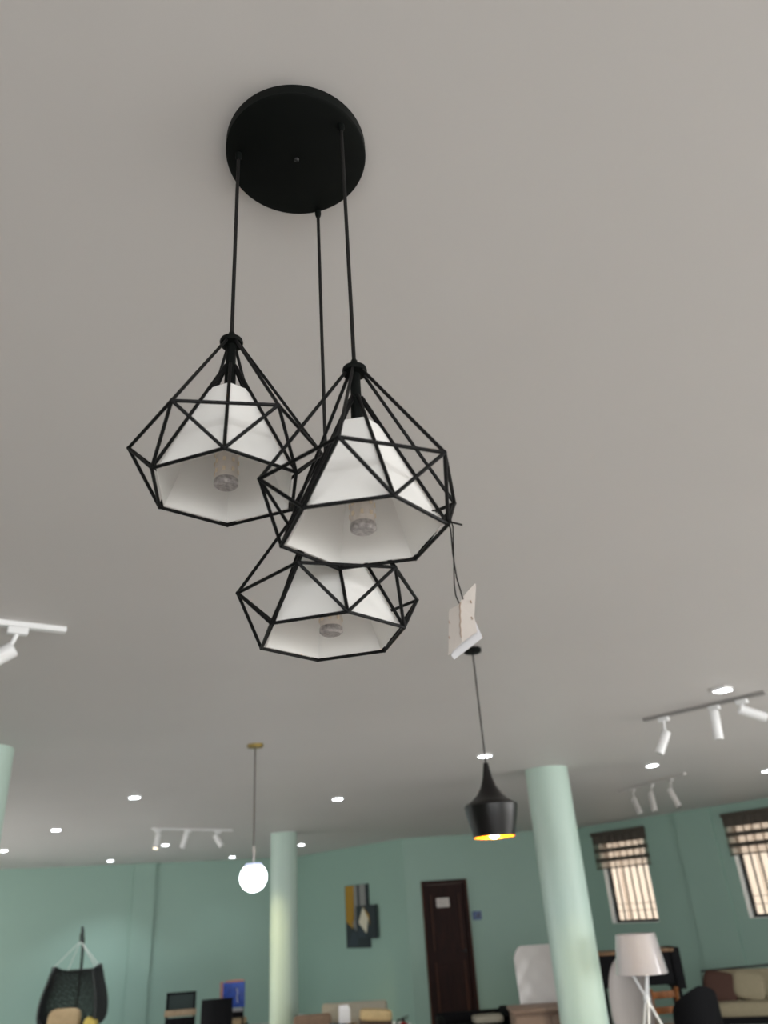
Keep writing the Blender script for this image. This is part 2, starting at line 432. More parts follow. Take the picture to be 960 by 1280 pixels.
# ------------------------------------------------------------------ the three-light cage pendant
DC = V((-.1005, .829, CEIL)); DR = .111
ch = thing('cage_pendant_light', 'black three-cage pendant lamp hanging from a round black ceiling plate', 'pendant light', DC)
m = MB(); m.lathe([(0, -.022), (DR - .004, -.022), (DR, -.019), (DR, 0), (0, 0)], 96); cn = m.build('canopy', BLACK, ch)
m = MB(); m.lathe([(.0042, 0), (.0042, -.0015), (.0025, -.003), (0, -.003)], 16, (0, 0, -.022)); m.build('screw', mat('dark_steel', (.05, .05, .05), .35, metal=.8), cn)
HM, HC, RM, RC = .1724, .2284, .1186, .0951
CAGES = [(-.190, .812, 2.296, .192), (-.0245, .7745, 2.204, .387), (-.0775, .935, 2.141, .293)]
def cage(X, Y, Z, ro):
    o = V((X, Y, Z)) - DC
    def C(k, R=RC, h=HC): a = ro + k * pi / 3; return o + V((R * sin(a), -R * cos(a), -h))
    def Mm(k, R=RM, h=HM): return C(k + .5, R, h)
    m = MB(); m.lathe([(.0052, -.022), (.0052, -.030), (.0035, -.036), (0, -.036)], 14, V((o.x, o.y, 0))); m.build('cord_grip', BLACK, cn)
    m = MB(); m.tube([V((o.x, o.y, -.030)), o + V((0, 0, .010))], .0027, 10); m.build('cord', CORD, ch)
    m = MB(); wr = .0022
    for k in range(6):
        m.tube([C(k + .5, .012, .003), Mm(k)], wr); m.tube([Mm(k), Mm(k + 1)], wr)
        m.tube([C(k, .007, .040), C(k)], wr); m.tube([C(k), C(k + 1)], wr)
        m.tube([Mm(k), C(k)], wr); m.tube([Mm(k), C(k + 1)], wr)
        for p in (Mm(k), C(k)): m.lathe([(0, -.0026), (.0019, -.0019), (.0027, 0), (.0019, .0019), (0, .0026)], 10, p)
    cg = m.build('wire_cage', WIRE, ch)
    m = MB(); m.lathe([(0, .017), (.0042, .017), (.0048, .010), (.0085, .0055), (.0150, .004), (.0158, .001), (.0150, -.003), (.0080, -.005), (0, -.005)], 32, o); m.build('cap', BLACK, cg)
    m = MB(); m.lathe([(.0066, -.004), (.0066, -.042), (.0074, -.043), (.0074, -.078), (.006, -.080), (0, -.080)], 28, o); sk = m.build('socket', BLACK, cg)
    m = MB()
    for k in (1, 3, 5): m.tube([C(k, .006, .046), C(k, .0135, .058), C(k, .0285, .091)], .0024)
    m.build('shade_bracket', WIRE, cg)
    # six-sided white shade: thin closed shell, open at the bottom
    m = MB(); b = m.b
    def ring(R, h): return [b.verts.new(C(k, R, h)) for k in range(6)]
    out = [ring(.0125, .0795), ring(.027, .086), ring(RC - .0055, HC - .001)]
    inn = [ring(.0115, .0810), ring(.0262, .0876), ring(RC - .0068, HC - .001)]
    for Q in (out, inn):
        for A, B in zip(Q, Q[1:]):
            for k in range(6): b.faces.new((A[k], A[(k + 1) % 6], B[(k + 1) % 6], B[k]))
    for e in (0, 2):
        for k in range(6): b.faces.new((out[e][k], out[e][(k + 1) % 6], inn[e][(k + 1) % 6], inn[e][k]))
    m.build('lamp_shade', SHADE, cg, smooth=False)
    m = MB(); m.lathe([(.009, -.080), (.012, -.095), (.0125, -.110), (.0140, -.116), (.0140, -.214), (.0125, -.217)], 28, o)
    for z in [-.124 - .0135 * q for q in range(7)]:
        for k in range(8):
            a = k * 2 * pi / 8; m.box(o + V((.0142 * cos(a), .0142 * sin(a), z)), (.002, .0034, .0050), RZ(a), 1)
    m.lathe([(.0138, -.214), (.0148, -.2155), (.0148, -.221), (.012, -.2235), (0, -.2235)], 28, o, mi=2)
    m.build('bulb', [LEDBODY, LEDCHIP, LEDTIP], cg)
for q in CAGES: cage(*q)

# ------------------------------------------------------------------ paper tag hanging on black string from the front cage
X, Y, Z, ro = CAGES[1]; a1 = ro + pi / 3
HK = V((X + RC * sin(a1), Y - RC * cos(a1), Z - HC))          # the cage corner the string is tied to
tg = thing('price_tag', 'folded cream card tag dangling on black string from the front cage', 'tag', HK)
def L(px, py, dy=0.0):     # a point of the tag's own plane, measured right of and below the knot
    a, b = px - 560, py - 655
    return V((8.3e-4 * a - 9.7e-5 * b, dy, -8.6e-5 * a - 9.08e-4 * b))
# the string
m = MB(); sr = .0008
m.tube([L(559, 653, -.003), L(563, 663, -.004), L(566, 695, -.003), L(571, 725, -.002), L(579, 752, -.003)], sr, 6)
m.tube([L(562, 648, -.004), L(566, 660, -.004), L(567, 700, -.0045), L(568, 735, -.004), L(570, 748, -.003), L(574, 757, -.003)], sr, 6)
m.tube([L(560, 651, .001), L(570, 650, .006), L(579, 650, .010)], .0011, 6)
m.tube([L(560, 654, -.003), L(552, 648, -.005), L(545, 641, -.006), L(538, 640, -.006)], .0009, 6)
m.tube([L(556, 650, -.003), L(560, 648, -.0036), L(563, 652, -.003), L(561, 657, -.0015), L(557, 655, -.003)], .0012, 6, closed=True)
m.build('string', CORD, tg)
def card(pts, dys, name, mt, th=.0006):
    mb = MB(); mb.prism([L(x, y, d) for (x, y), d in zip(pts, dys)], (0, th, 0)); return mb.build(name, mt, tg, smooth=False)
lf = card([(561.5, 763), (574, 757), (577.5, 802.5), (569, 810), (561.3, 816.5)], [.004, 0, 0, .002, .004], 'card_page', PAPER)
rt = card([(574, 757), (580, 746), (589, 735), (596, 727), (596.3, 733), (594, 769), (597, 787), (577.5, 802.5)], [0, .002, .005, .008, .008, .007, .007, 0], 'card_page', PAPER)
card([(589, 770), (594, 769), (604.5, 791), (588, 804), (569, 818.5), (565, 814)], [.011, .012, .014, .013, .011, .010], 'under_card', PAPERW)
m = MB()
for (x, y, h, dy) in ((589.5, 752, 3.2, .0045), (590.5, 771.5, 3.4, .0052), (562.3, 778, 3, .0031), (562.3, 796, 3, .0031)):
    m.tube([L(x - .6, y - h / 2, dy - .0004), L(x + .8, y + h / 2, dy - .0004)], .0006, 5)
zz = [(576.2, 755, 0), (575.0, 760, 0), (576.0, 766, 0), (575.2, 771, 0), (576.4, 777, 0), (575.2, 783, 0), (576.6, 788, 0), (575.8, 792, 0), (577.2, 797, 0)]
m.tube([L(x, y, -.0006) for x, y, _ in zz], .0006, 5); m.build('pen_marks', INK, tg)

# ------------------------------------------------------------------ black cone pendant
BP = V((.377, 3.6, CEIL))
bp = thing('cone_pendant_light', 'black waisted metal pendant with glowing orange inside', 'pendant light', BP)
m = MB(); m.lathe([(0, -.020), (.036, -.020), (.043, -.015), (.043, 0), (0, 0)], 40); m.build('canopy', BLACK, bp)
m = MB(); m.tube([(0, 0, -.018), (0, 0, -.545)], .0035, 8); m.build('cord', CORD, bp)
out = [(.011, -.530), (.015, -.555), (.021, -.590), (.034, -.630), (.056, -.665), (.085, -.690), (.112, -.705), (.1165, -.711), (.1155, -.722), (.108, -.760), (.098, -.800), (.0885, -.838)]
m = MB(); m.lathe(out + [(.0868, -.838)] + [(r - .002, z - .003) for r, z in out[-2::-1]], 64, cap=True); sh = m.build('shade', PEND, bp)
m = MB(); inn = [(.0866, -.8375)] + [(r - .0035, z - .003) for r, z in out[-2:3:-1]] + [(.001, -.630)]
m.lathe(inn, 64, cap=False); m.build('lining', GOLDIN, bp)
m = MB(); m.lathe([(0, -.845), (.014, -.841), (.025, -.826), (.030, -.804), (.026, -.780), (.014, -.755), (.012, -.735), (0, -.735)], 24); m.build('bulb', BULBW, bp)
m = MB(); m.lathe([(0, -.66), (.014, -.66), (.014, -.738), (0, -.738)], 20); m.build('socket', BLACK, bp)

# ------------------------------------------------------------------ globe pendant
GP = V((-1.01, 5.49, CEIL))
gp = thing('globe_pendant_light', 'glowing white globe pendant on a thin rod with brass ceiling cap', 'pendant light', GP)
m = MB(); m.lathe([(0, -.022), (.046, -.022), (.054, -.018), (.054, -.004), (.058, 0), (0, 0)], 40); m.build('canopy', BRASS, gp)
m = MB(); m.tube([(0, 0, -.02), (0, 0, -.660)], .006, 10); m.build('rod', mat('dark_bronze', (.10, .085, .075), .45), gp)
m = MB(); m.lathe([(.006, -.655), (.009, -.660), (.009, -.69), (.006, -.70), (.006, -.755), (0, -.755)], 20); m.build('holder', mat('pale_nickel', (.55, .50, .46), .4), gp)
R = .087; zc = -.84
m = MB(); m.lathe([(.046, zc + .083), (.054, zc + .079), (.060, zc + .064), (.058, zc + .060), (.010, zc + .078)], 40); m.build('neck', GLOBEC, gp)
m = MB(); m.lathe([(R * sin(a), zc + R * cos(a)) for a in [pi * .24 + (pi - pi * .24) * k / 24 for k in range(24)]] + [(0, zc - R)], 48, cap=False); m.build('globe', GLOBE, gp)

# ------------------------------------------------------------------ recessed square ceiling lights
DL = [((2.00, 4.77), 'square ceiling light above the three white spotlights at right'),
      ((2.37, 7.67), 'square ceiling light below the leaning left head of the right spotlight rail'),
      ((.68, 6.51), 'square ceiling light just over the tip of the black cone pendant'),
      ((-2.47, 7.41), 'square ceiling light left of the globe rod, nearest on that side'),
      ((-4.03, 9.44), 'square ceiling light second from the left edge'),
      ((-5.53, 11.34), 'square ceiling light at the left edge'),
      ((-.69, 8.47), 'square ceiling light alone between the globe rod and the cone pendant'),
      ((-5.08, 14.26), 'square ceiling light above the hanging egg chair'),
      ((-3.21, 15.3), 'square ceiling light just left of the glowing globe'),
      ((-3.53, 12.13), 'square ceiling light beside the first head of the small spotlight rail'),
      ((-1.74, 13.72), 'square ceiling light just right of the slim far column'),
      ((3.86, 8.63), 'square ceiling light at the right edge above the windows')]
E2 = math.atan2(.59, .81)
first = None
for (x, y), lb in DL:
    if first is None:
        first = t = thing('ceiling_light', lb, 'ceiling light', (x, y, CEIL), E2, 'square recessed ceiling lights')
        m = MB()
        for sx, sy, w, h in ((-1, 0, .006, .090), (1, 0, .006, .090), (0, -1, .090, .006), (0, 1, .090, .006)):
            m.box((sx * .042, sy * .042, -.008), (w, h, .018))
        m.build('frame', WHITE, t, smooth=False)
        m = MB(); m.box((0, 0, -.010), (.078, .078, .020), bev=.003); m.build('diffuser', PANEL, t, smooth=False)
    else: dup(first, lb, (x, y, CEIL), E2)

# ------------------------------------------------------------------ spotlight rails
def track(label, a, b, heads, mt, rail_mt=None, lit=(), dark=()):
    a = V(a); b = V(b); d = (b - a).normalized()
    t = thing('track_light', label, 'track light', a, 0, 'ceiling spotlight rails')
    m = MB(); L_ = (b - a).length
    m.box((b - a) / 2 + V((0, 0, -.010)), (L_, .034, .020), RZ(math.atan2(d.y, d.x))); m.build('rail', rail_mt or mt, t, smooth=False)
    for i, (p, q) in enumerate(heads):
        p = V(p) - a; q = V(q) - a
        s = max(0.03, min(L_ - .03, p.dot(d))); r = d * s       # adapter sits on the rail
        ax = (q - p).normalized(); ln = (q - p).length; R = .031
        m = MB(); rot = align(ax)
        m.lathe([(0, 0), (R - .004, 0), (R, .004), (R, ln - .002), (R - .002, ln), (R - .004, ln - .006), (0, ln - .006)], 28, p, rot); hd = m.build('spot_head', mt, t)
        m = MB(); m.box(r + V((0, 0, -.034)), (.075, .034, .028), RZ(math.atan2(d.y, d.x)), bev=.004); m.build('adapter', mt, hd)
        m = MB(); j = p + ax * .035
        m.tube([r + V((0, 0, -.046)), (r + V((0, 0, -.058)) + j) / 2, j], .0085, 8); m.build('arm', mt, hd)
        m = MB(); m.lathe([(R - .0045, ln - .0058), (R - .0045, ln - .001), (0, ln - .001)] , 24, p, rot)
        m.build('lens', SPOTGLOW if i in lit else (IRON if i in dark else LENS), hd)
    return t
track('white spotlight rail with three cylinder heads high at the right', (1.72, 5.53, CEIL), (2.33, 4.93, CEIL),
      [((1.825, 5.43, 2.585), (1.745, 5.44, 2.445)), ((2.07, 5.16, 2.645), (2.06, 5.17, 2.465)), ((2.165, 4.99, 2.612), (2.315, 4.98, 2.545))], WHITE, mat('grey_rail_metal', (.27, .26, .25), .5))
track('pale spotlight rail with three heads left of the globe rod', (-3.09, 10.02, CEIL), (-2.28, 10.82, CEIL),
      [((-3.02, 10.06, 2.63), (-3.035, 10.02, 2.465)), ((-2.76, 10.38, 2.645), (-2.81, 10.38, 2.48)), ((-2.485, 10.72, 2.635), (-2.385, 10.72, 2.495))], WHITE, lit=(0,))
track('white spotlight rail cut off by the left edge of the photo', (-2.15, 2.38, CEIL), (-1.315, 2.935, CEIL),
      [((-1.47, 2.85, 2.60), (-1.60, 2.80, 2.50)), ((-1.95, 2.55, 2.62), (-2.05, 2.5, 2.47))], WHITE)
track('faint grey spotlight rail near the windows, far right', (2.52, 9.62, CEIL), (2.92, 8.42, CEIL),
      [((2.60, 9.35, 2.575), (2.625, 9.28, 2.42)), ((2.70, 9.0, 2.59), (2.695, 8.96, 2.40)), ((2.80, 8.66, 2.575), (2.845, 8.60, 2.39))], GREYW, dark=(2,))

# ------------------------------------------------------------------ hanging egg chair
ec = thing('hanging_egg_chair', 'black rattan hanging basket chair with its stand at far left', 'hanging chair', (-5.36, 14.0, 0))
def pod(a, z):     # a: 0 = front, pi = back; z 0..1
    R = .52 * (1 - .60 * max(0, (.30 - z) / .30) ** 2.2) * (1 - .29 * max(0, (z - .40) / .60) ** 1.7)
    return V((R * sin(a), -R * .82 * cos(a), .26 + z * .83 + (.075 * abs(sin(a)) ** 8 if z > .9 else 0)))
A0 = rad(58); AB = 2 * pi - 2 * A0; ZF = .14
m = MB()
for k in range(90):
    a = A0 + AB * k / 89
    m.tube([pod(a, z) for z in [q / 12 for q in range(13)]], .0065, 5)
for s_ in (-1, 1):
    for k in range(70):
        a = A0 + AB * (k + .5) / 70
        P_ = [(a + s_ * .9 * (q / 10 - .5), q / 10) for q in range(11)]
        P_ = [pod(x, z) for x, z in P_ if A0 <= x <= A0 + AB]
        if len(P_) > 2: m.tube(P_, .0055, 4)
for k in range(26):
    a = -A0 + 2 * A0 * k / 25
    m.tube([pod(a, z) for z in [q / 6 * ZF for q in range(7)]], .0065, 5)
for z in [q / 20 for q in range(21)]:
    if z < ZF: m.tube([pod(2 * pi * k / 48, z) for k in range(48)], .006, 5, closed=True)
    else: m.tube([pod(A0 + AB * k / 40, z) for k in range(41)], .006, 5)
bk = m.build('basket', RATTAN, ec)
m = MB(); lo = [pod(A0, 1 - q / 10 * (1 - ZF)) for q in range(11)]; fr = [pod(A0 - 2 * A0 * k / 10, ZF) for k in range(1, 10)]
rise = [pod(-A0, ZF + q / 10 * (1 - ZF)) for q in range(11)]; top = [pod(2 * pi - A0 - AB * k / 24, 1.0) for k in range(1, 24)]
m.tube(lo + fr + rise + top, .020, 8, closed=True); m.build('rim', RATTAN, ec)
m = MB(); m.lathe([(.44, 0), (.46, .012), (.44, .03), (.40, .03), (.40, 0)], 40, (0, .22, 0), cap=False)
m.tube([(-.44, .22, .02), (.44, .22, .02)], .02); m.build('base_ring', IRON, ec)
m = MB(); m.tube([(-.19, .62, .02), (-.18, .62, .7), (-.16, .60, 1.15), (-.11, .44, 1.45), (-.05, .22, 1.63), (.0, .05, 1.70)], .022, 10)
m.tube([(-.19, .62, .02), (-.1, .3, .02)], .024); m.build('stand_pole', IRON, ec)
m = MB(); m.tube([(.0, .05, 1.70), (.03, .01, 1.66), (.02, 0, 1.57), (.01, 0, 1.50)], .018, 8); m.lathe([(.0, .06), (.028, .05), (.034, 0), (.026, -.05), (0, -.06)], 16, (.022, .01, 1.58)); m.build('spring_hook', IRON, ec)
m = MB()
for s in (-1, 1):
    for a in (rad(80), rad(140)): m.tube([(.012, 0, 1.51), pod(s * a if s > 0 else 2 * pi - a, 1.0)], .006, 6)
m.build('rope', ROPE, ec)
sk_ = thing('cushion', 'tan square cushion inside the hanging basket chair', 'cushion', (-5.40, 13.80, .33))
m = MB(); m.pillow((0, 0, .10), (.50, .16, .38), M.Rotation(rad(-12), 3, 'X'), .5); m.build('pad', TAN, sk_)
sk_ = thing('cushion', 'small yellow cushion at the right side of the basket chair', 'cushion', (-5.0, 13.80, .30))
m = MB(); m.pillow((0, 0, .05), (.22, .14, .26), M.Rotation(rad(20), 3, 'Y'), .6); m.build('pad', GOLDC, sk_)

# ------------------------------------------------------------------ chairs at the left
def legs(t, w, d, h, r, mt, splay=.02, z0=0):
    for sx in (-1, 1):
        for sy in (-1, 1):
            m = MB(); m.tube([(sx * (w / 2 + splay), sy * (d / 2 + splay), 0), (sx * w / 2, sy * d / 2, h)], r * .8, 8, r2=r); m.build('leg', mt, t)
t = thing('chair', 'black chair with dark mesh back panel and pale wooden rail', 'chair', (-2.76, 10.62, 0), .12)
m = MB(); m.box((0, -.19, .845), (.29, .012, .155)); m.build('mesh_panel', MESHBK, t)
m = MB()
for s in (-1, 1): m.box((s * .155, -.19, .69), (.026, .028, .49), bev=.006)
m.box((0, -.19, .928), (.336, .028, .022), bev=.006); m.build('back_frame', BLKCH, t)
m = MB(); m.box((0, -.196, .735), (.36, .034, .065), bev=.008); m.build('wooden_rail', OAK, t)
m = MB(); m.box((0, -.19, .58), (.32, .03, .22), bev=.01); m.build('lower_back', BLKCH, t)
m = MB(); m.pillow((0, 0.02, .47), (.40, .42, .07), None, .35); m.build('seat', BLKCH, t)
legs(t, .30, .32, .45, .016, BLKCH)
t = thing('chair', 'solid black chair with tall plain backrest in front of the blue one', 'chair', (-2.20, 9.95, 0), .10)
def cb(u, v, o):
    x = (u - .5) * .345 * (1 - .04 * v); return V((x, -.19 + .35 * (u - .5) ** 2 - (.035 if o else 0) + .04 * v, .44 + .455 * v - .03 * abs(u - .5) ** 2 * v))
m = MB(); m.sheet(cb, 12, 10); m.build('backrest', BLKCH, t)
m = MB(); m.pillow((0, .02, .46), (.42, .42, .10), None, .35); m.build('seat', BLKCH, t)
legs(t, .32, .32, .43, .017, BLKCH)
t = thing('chair', 'chair with bright blue back panel beside the slim far column', 'chair', (-2.24, 11.02, 0), .10)
m = MB(); m.box((0.012, -.17, .845), (.262, .022, .26), bev=.008); bl = m.build('back_panel', BLUE, t)
m = MB(); m.box((-.135, -.165, .85), (.04, .03, .28), bev=.01); m.pillow((.02, -.165, .985), (.24, .03, .03), None, .8); m.build('back_edge', PINK, t)
m = MB(); m.tube([(.06, -.183, .76), (.05, -.183, .82), (.058, -.183, .87), (.045, -.183, .91)], .004, 6); m.build('white_mark', ROPE, bl)
m = MB(); m.box((0, -.17, .69), (.25, .03, .035), bev=.006); m.build('grey_rail', GREYCH, t)
m = MB()
for s in (-1, 1): m.box((s * .12, -.16, .60), (.022, .022, .26), bev=.005)
m.box((0, -.16, .64), (.24, .022, .06)); m.build('back_frame', BLKCH, t)
m = MB(); m.pillow((0, 0, .56), (.30, .34, .07), None, .4); m.build('seat', TAN, t)
m = MB(); m.box((0, 0, .50), (.32, .34, .05), bev=.008); m.build('seat_frame', BLKCH, t)
legs(t, .28, .28, .48, .016, BLKCH)

# ------------------------------------------------------------------ seating by the canvases
def armchair(name, label, cat, loc, rz, W, top, mats, D=.62, arm=.52, seat=.40):
    t = thing(name, label, cat, loc, rz); fm, cm = mats
    m = MB(); m.box((0, D / 2 - .07, (top + .12) / 2), (W, .12, top - .12), M.Rotation(rad(-4), 3, 'X'), bev=.035); m.build('backrest', fm, t)
    m = MB(); m.box((0, 0, .22), (W, D, .20), bev=.03); m.build('base', fm, t)
    for s in (-1, 1):
        m = MB(); m.box((s * (W / 2 - .04), -.02, (arm + .12) / 2), (.08, D - .06, arm - .12), bev=.025); m.build('arm', fm, t)
    m = MB(); m.pillow((0, -.05, seat - .01), (W - .17, D - .14, .16), None, .35); m.build('seat_cushion', cm, t)
    for sx in (-1, 1):
        for sy in (-1, 1):
            m = MB(); m.tube([(sx * (W / 2 - .06), sy * (D / 2 - .08), 0), (sx * (W / 2 - .06), sy * (D / 2 - .08), .13)], .018, 8); m.build('leg', IRON, t)
    return t
armchair('armchair', 'brown upholstered armchair right of the slim far column', 'armchair', (-1.12, 9.45, 0), .05, .40, .70, (BROWNA, BROWNA))
armchair('sofa', 'beige sofa behind the table with the white box', 'sofa', (-.80, 10.9, 0), -.06, .80, .665, (BEIGE, BEIGE))
t = armchair('armchair', 'brown wicker armchair with straw coloured cushion on its back', 'armchair', (-.435, 9.38, 0), .10, .34, .665, (WICKER, STRAW))
m = MB(); m.pillow((0, .17, .67), (.335, .20, .105), M.Rotation(rad(5), 3, 'Y'), .4); m.build('back_cushion', STRAW, t)
t = thing('side_table', 'low table under the blue and black runner', 'table', (-.76, 8.95, 0), .04)
m = MB(); m.box((0, 0, .655), (.30, .30, .025), bev=.006); m.build('tabletop', SIDEW, t)
legs(t, .25, .25, .643, .014, SIDEW, 0)
t = thing('table_runner', 'blue and black patterned runner on the low table', 'cloth', (-.80, 8.93, .668), .04)
m = MB(); m.box((0, 0, .0025), (.16, .26, .005)); m.box((0, -.1335, -.05), (.16, .004, .11)); m.build('cloth', PATT, t, smooth=False)
t = thing('tissue_box', 'white box standing on the low table', 'box', (-.735, 8.99, .674), .2)
m = MB(); m.box((0, 0, .065), (.105, .095, .13), bev=.005); m.build('carton', BOXW, t)
m = MB(); m.prism([(-.046, -.042, .13), (.046, -.042, .13), (.046, .042, .13), (-.046, .042, .13)], (-.004, .004, .02)); m.build('lid', BOXW, t, smooth=False)
t = thing('fire_extinguisher', 'red fire extinguisher on the floor left of the dark door', 'fire extinguisher', (-.21, 12.0, 0))
m = MB(); m.lathe([(0, 0), (.07, 0), (.078, .01), (.078, .26), (.066, .30), (.035, .325), (.022, .335), (0, .335)], 32); m.build('cylinder', RED, t)
m = MB(); m.lathe([(.02, .33), (.02, .37), (0, .37)], 16); m.box((.02, 0, .385), (.10, .018, .012), M.Rotation(rad(-14), 3, 'Y')); m.box((.02, 0, .365), (.09, .016, .01)); m.build('valve_lever', IRON, t)
m = MB(); m.tube([(-.02, 0, .355), (-.07, 0, .36), (-.095, 0, .30), (-.092, 0, .18), (-.09, 0, .09)], .010, 8, r2=.016); m.build('hose', IRON, t)
t = armchair('sofa', 'low black sofa in front of the dark door', 'sofa', (.62, 10.2, 0), .04, .86, .56, (BLKCH, BLKCH), arm=.54)
m = MB(); m.pillow((.13, -.06, .505), (.34, .28, .075), None, .4); m.build('pale_cushion', BEIGE, t, label='pale seat cushion')
m = MB(); m.pillow((.34, -.02, .565), (.12, .44, .075), None, .6); m.build('arm_roll', BLKCH, t)

# ------------------------------------------------------------------ right-hand furniture
t = thing('high_back_chair', 'tall white quilted chair back left of the near column', 'chair', (1.19, 8.75, 0), -.06)
def hb(u, v, o):
    x = (u - .5) * .47; z = .42 + .82 * v
    cr = .05 * (max(0, abs(u - .5) * 2 - .72) / .28) ** 2 * (1 if v > .86 else 0)
    tuft = .004 * sin(u * 5 * pi) * sin(v * 8 * pi)
    zz = z - .10 * (max(0, abs(u - .5) * 2 - .6) / .4) ** 2.4 * v ** 6
    return V((x * (.94 + .06 * v), -.20 - (.07 + tuft if o else 0) + .10 * v + .20 * (u - .5) ** 2 * -1, zz))
m = MB(); m.sheet(hb, 40, 48); m.build('backrest', WRAP, t)
m = MB(); m.pillow((0, .05, .44), (.50, .50, .14), None, .35); m.build('seat', WRAP, t)
legs(t, .36, .36, .40, .015, CHROME)
t = thing('cabinet', 'brown wooden cabinet in front of the tall white chair', 'cabinet', (1.12, 8.02, 0), .0)
m = MB(); m.box((0, 0, .40), (.62, .40, .74), bev=.006); m.build('body', BRNBOX, t)
m = MB(); m.box((0, 0, .785), (.66, .44, .03), bev=.008); m.build('top', BRNBOX, t)
m = MB(); m.box((0, 0, .015), (.56, .34, .03)); m.build('plinth', IRON, t)
for s in (-1, 1):
    m = MB(); m.box((s * .155, -.205, .41), (.295, .016, .68), bev=.004); dd = m.build('door', BRNBOX, t)
    m = MB(); m.tube([(s * .03, -.213, .50), (s * .03, -.233, .50), (s * .03, -.233, .60), (s * .03, -.213, .60)], .005, 6); m.build('handle', CHROME, dd)

fl = thing('floor_lamp', 'white tripod floor lamp with film-wrapped tapered shade', 'lamp', (1.745, 7.0, 0), .3)
def lsh(r0, r1, z0, z1): return [(r0, z0), (r1, z1), (r1 - .003, z1), (r0 - .003, z0)]
m = MB(); m.lathe(lsh(.196, .152, 1.065, 1.335) + [(.196, 1.065)], 64, cap=False)
m.build('lamp_shade', LAMPSH, fl)
m = MB()
for k in range(3):
    a = k * 2 * pi / 3; m.tube([(0, 0, 1.20), (.155 * cos(a), .155 * sin(a), 1.30)], .003, 6)
m.lathe([(0, 1.07), (.02, 1.07), (.02, 1.20), (0, 1.20)], 16); m.build('shade_carrier', WHITE, fl)
m = MB(); m.lathe([(0, 1.19), (.014, 1.19), (.028, 1.23), (.030, 1.25), (.02, 1.28), (0, 1.285)], 20); m.build('bulb', BOXW, fl)
for k in range(3):
    a = k * 2 * pi / 3 - .45; m = MB()
    m.tube([(-.085 * cos(a) - .012 * sin(a), -.085 * sin(a) + .012 * cos(a), 1.09), (.40 * cos(a) - .012 * sin(a), .40 * sin(a) + .012 * cos(a), 0)], .0085, 8); m.build('leg', WHITE, fl)
m = MB(); m.lathe([(.095, 1.085), (.095, 1.097), (.082, 1.097), (.082, 1.085), (.095, 1.085)], 32, cap=False)
m.lathe([(0, .875), (.02, .875), (.026, .90), (.02, .925), (0, .925)], 16)
for k in range(3):
    a = k * 2 * pi / 3; m.tube([(.0, 0, 1.091), (.09 * cos(a), .09 * sin(a), 1.091)], .005, 6)
m.build('leg_ring', WHITE, fl)

t = thing('shell_chair', 'pale rounded shell chair behind the white floor lamp', 'chair', (1.92, 8.3, 0), -.1)
def sc(u, v, o):
    a = (u - .5) * rad(150); w = .19 * (math.sin(pi * (.5 + .5 * v)) ** .5 if v > .0 else 1)
    w = .19 * max(.02, 1 - max(0, (v - .35) / .65) ** 2.6) ** .5 * (.74 + .26 * min(1, v / .35)); k = 1 - (.09 if o else 0)
    return V((w * sin(a) / sin(rad(75)) * k, .12 * (1 - cos(a)) * -1 + (.03 if o else 0) + .10 * v, .40 + .72 * v - (.006 if o else 0)))
m = MB(); m.sheet(sc, 24, 28); m.build('shell', SHELLW, t)
m = MB(); m.pillow((0, -.14, .42), (.38, .40, .12), None, .5); m.build('seat', SHELLW, t)
legs(t, .26, .26, .38, .013, WOODO, .05)

t = thing('sideboard', 'black sideboard with brown wooden top behind the floor lamp', 'sideboard', (2.37, 9.75, 0), -.02)
m = MB(); m.box((0, 0, .905), (.86, .36, .30), bev=.006); m.build('body', BLKCH, t)
m = MB(); m.box((-.03, -.01, 1.07), (.84, .40, .03), bev=.006); m.build('top', SIDEW, t)
m = MB(); m.box((.405, -.005, .90), (.09, .40, .38), bev=.006); m.build('end_panel', BLKCH, t)
legs(t, .78, .28, .755, .02, BLKCH, .0)
t = thing('wooden_chair', 'orange brown wooden chair below the floor lamp shade', 'chair', (2.33, 8.95, 0), .15)
for s in (-1, 1):
    m = MB(); m.tube([(s * .15, -.15, 0), (s * .14, -.15, .45), (s * .125, -.16, .62), (s * .13, -.19, .80)], .020, 8); m.build('back_post', WOODO, t)
    m = MB(); m.tube([(s * .17, .17, 0), (s * .16, .15, .44)], .018, 8); m.build('leg', WOODO, t)
m = MB(); m.box((0, 0, .455), (.36, .36, .035), bev=.010); m.build('seat', WOODO, t)
m = MB()
for z in (.62, .745): m.box((0, -.175, z), (.25, .018, .06), bev=.006)
m.build('back_slats', WOODO, t)

t = thing('tub_chair', 'black rounded tub chair in front of the cushioned sofa', 'chair', (2.47, 8.25, 0), .2)
def tb(u, v, o):
    a = rad(-128) + rad(256) * u; R = .205 - (.045 if o else 0)
    top = .86 - .26 * (abs(u - .5) * 2) ** 1.5
    return V((R * sin(a) * (1.0 + .06 * sin(v * pi)), -R * cos(a) * .95, .20 + (top - .20) * v - (.0 if not o else .0) + (0.02 * sin(pi * v) if o else 0)))
m = MB(); m.sheet(tb, 40, 14); m.build('shell', BLKCH, t)
m = MB(); m.pillow((0, .0, .42), (.30, .30, .14), None, .5); m.build('seat', BLKCH, t)
m = MB(); m.lathe([(0, .21), (.17, .21), (.17, .16), (0, .16)], 32); m.build('base', BLKCH, t)
legs(t, .22, .22, .17, .016, BLKCH, .02)

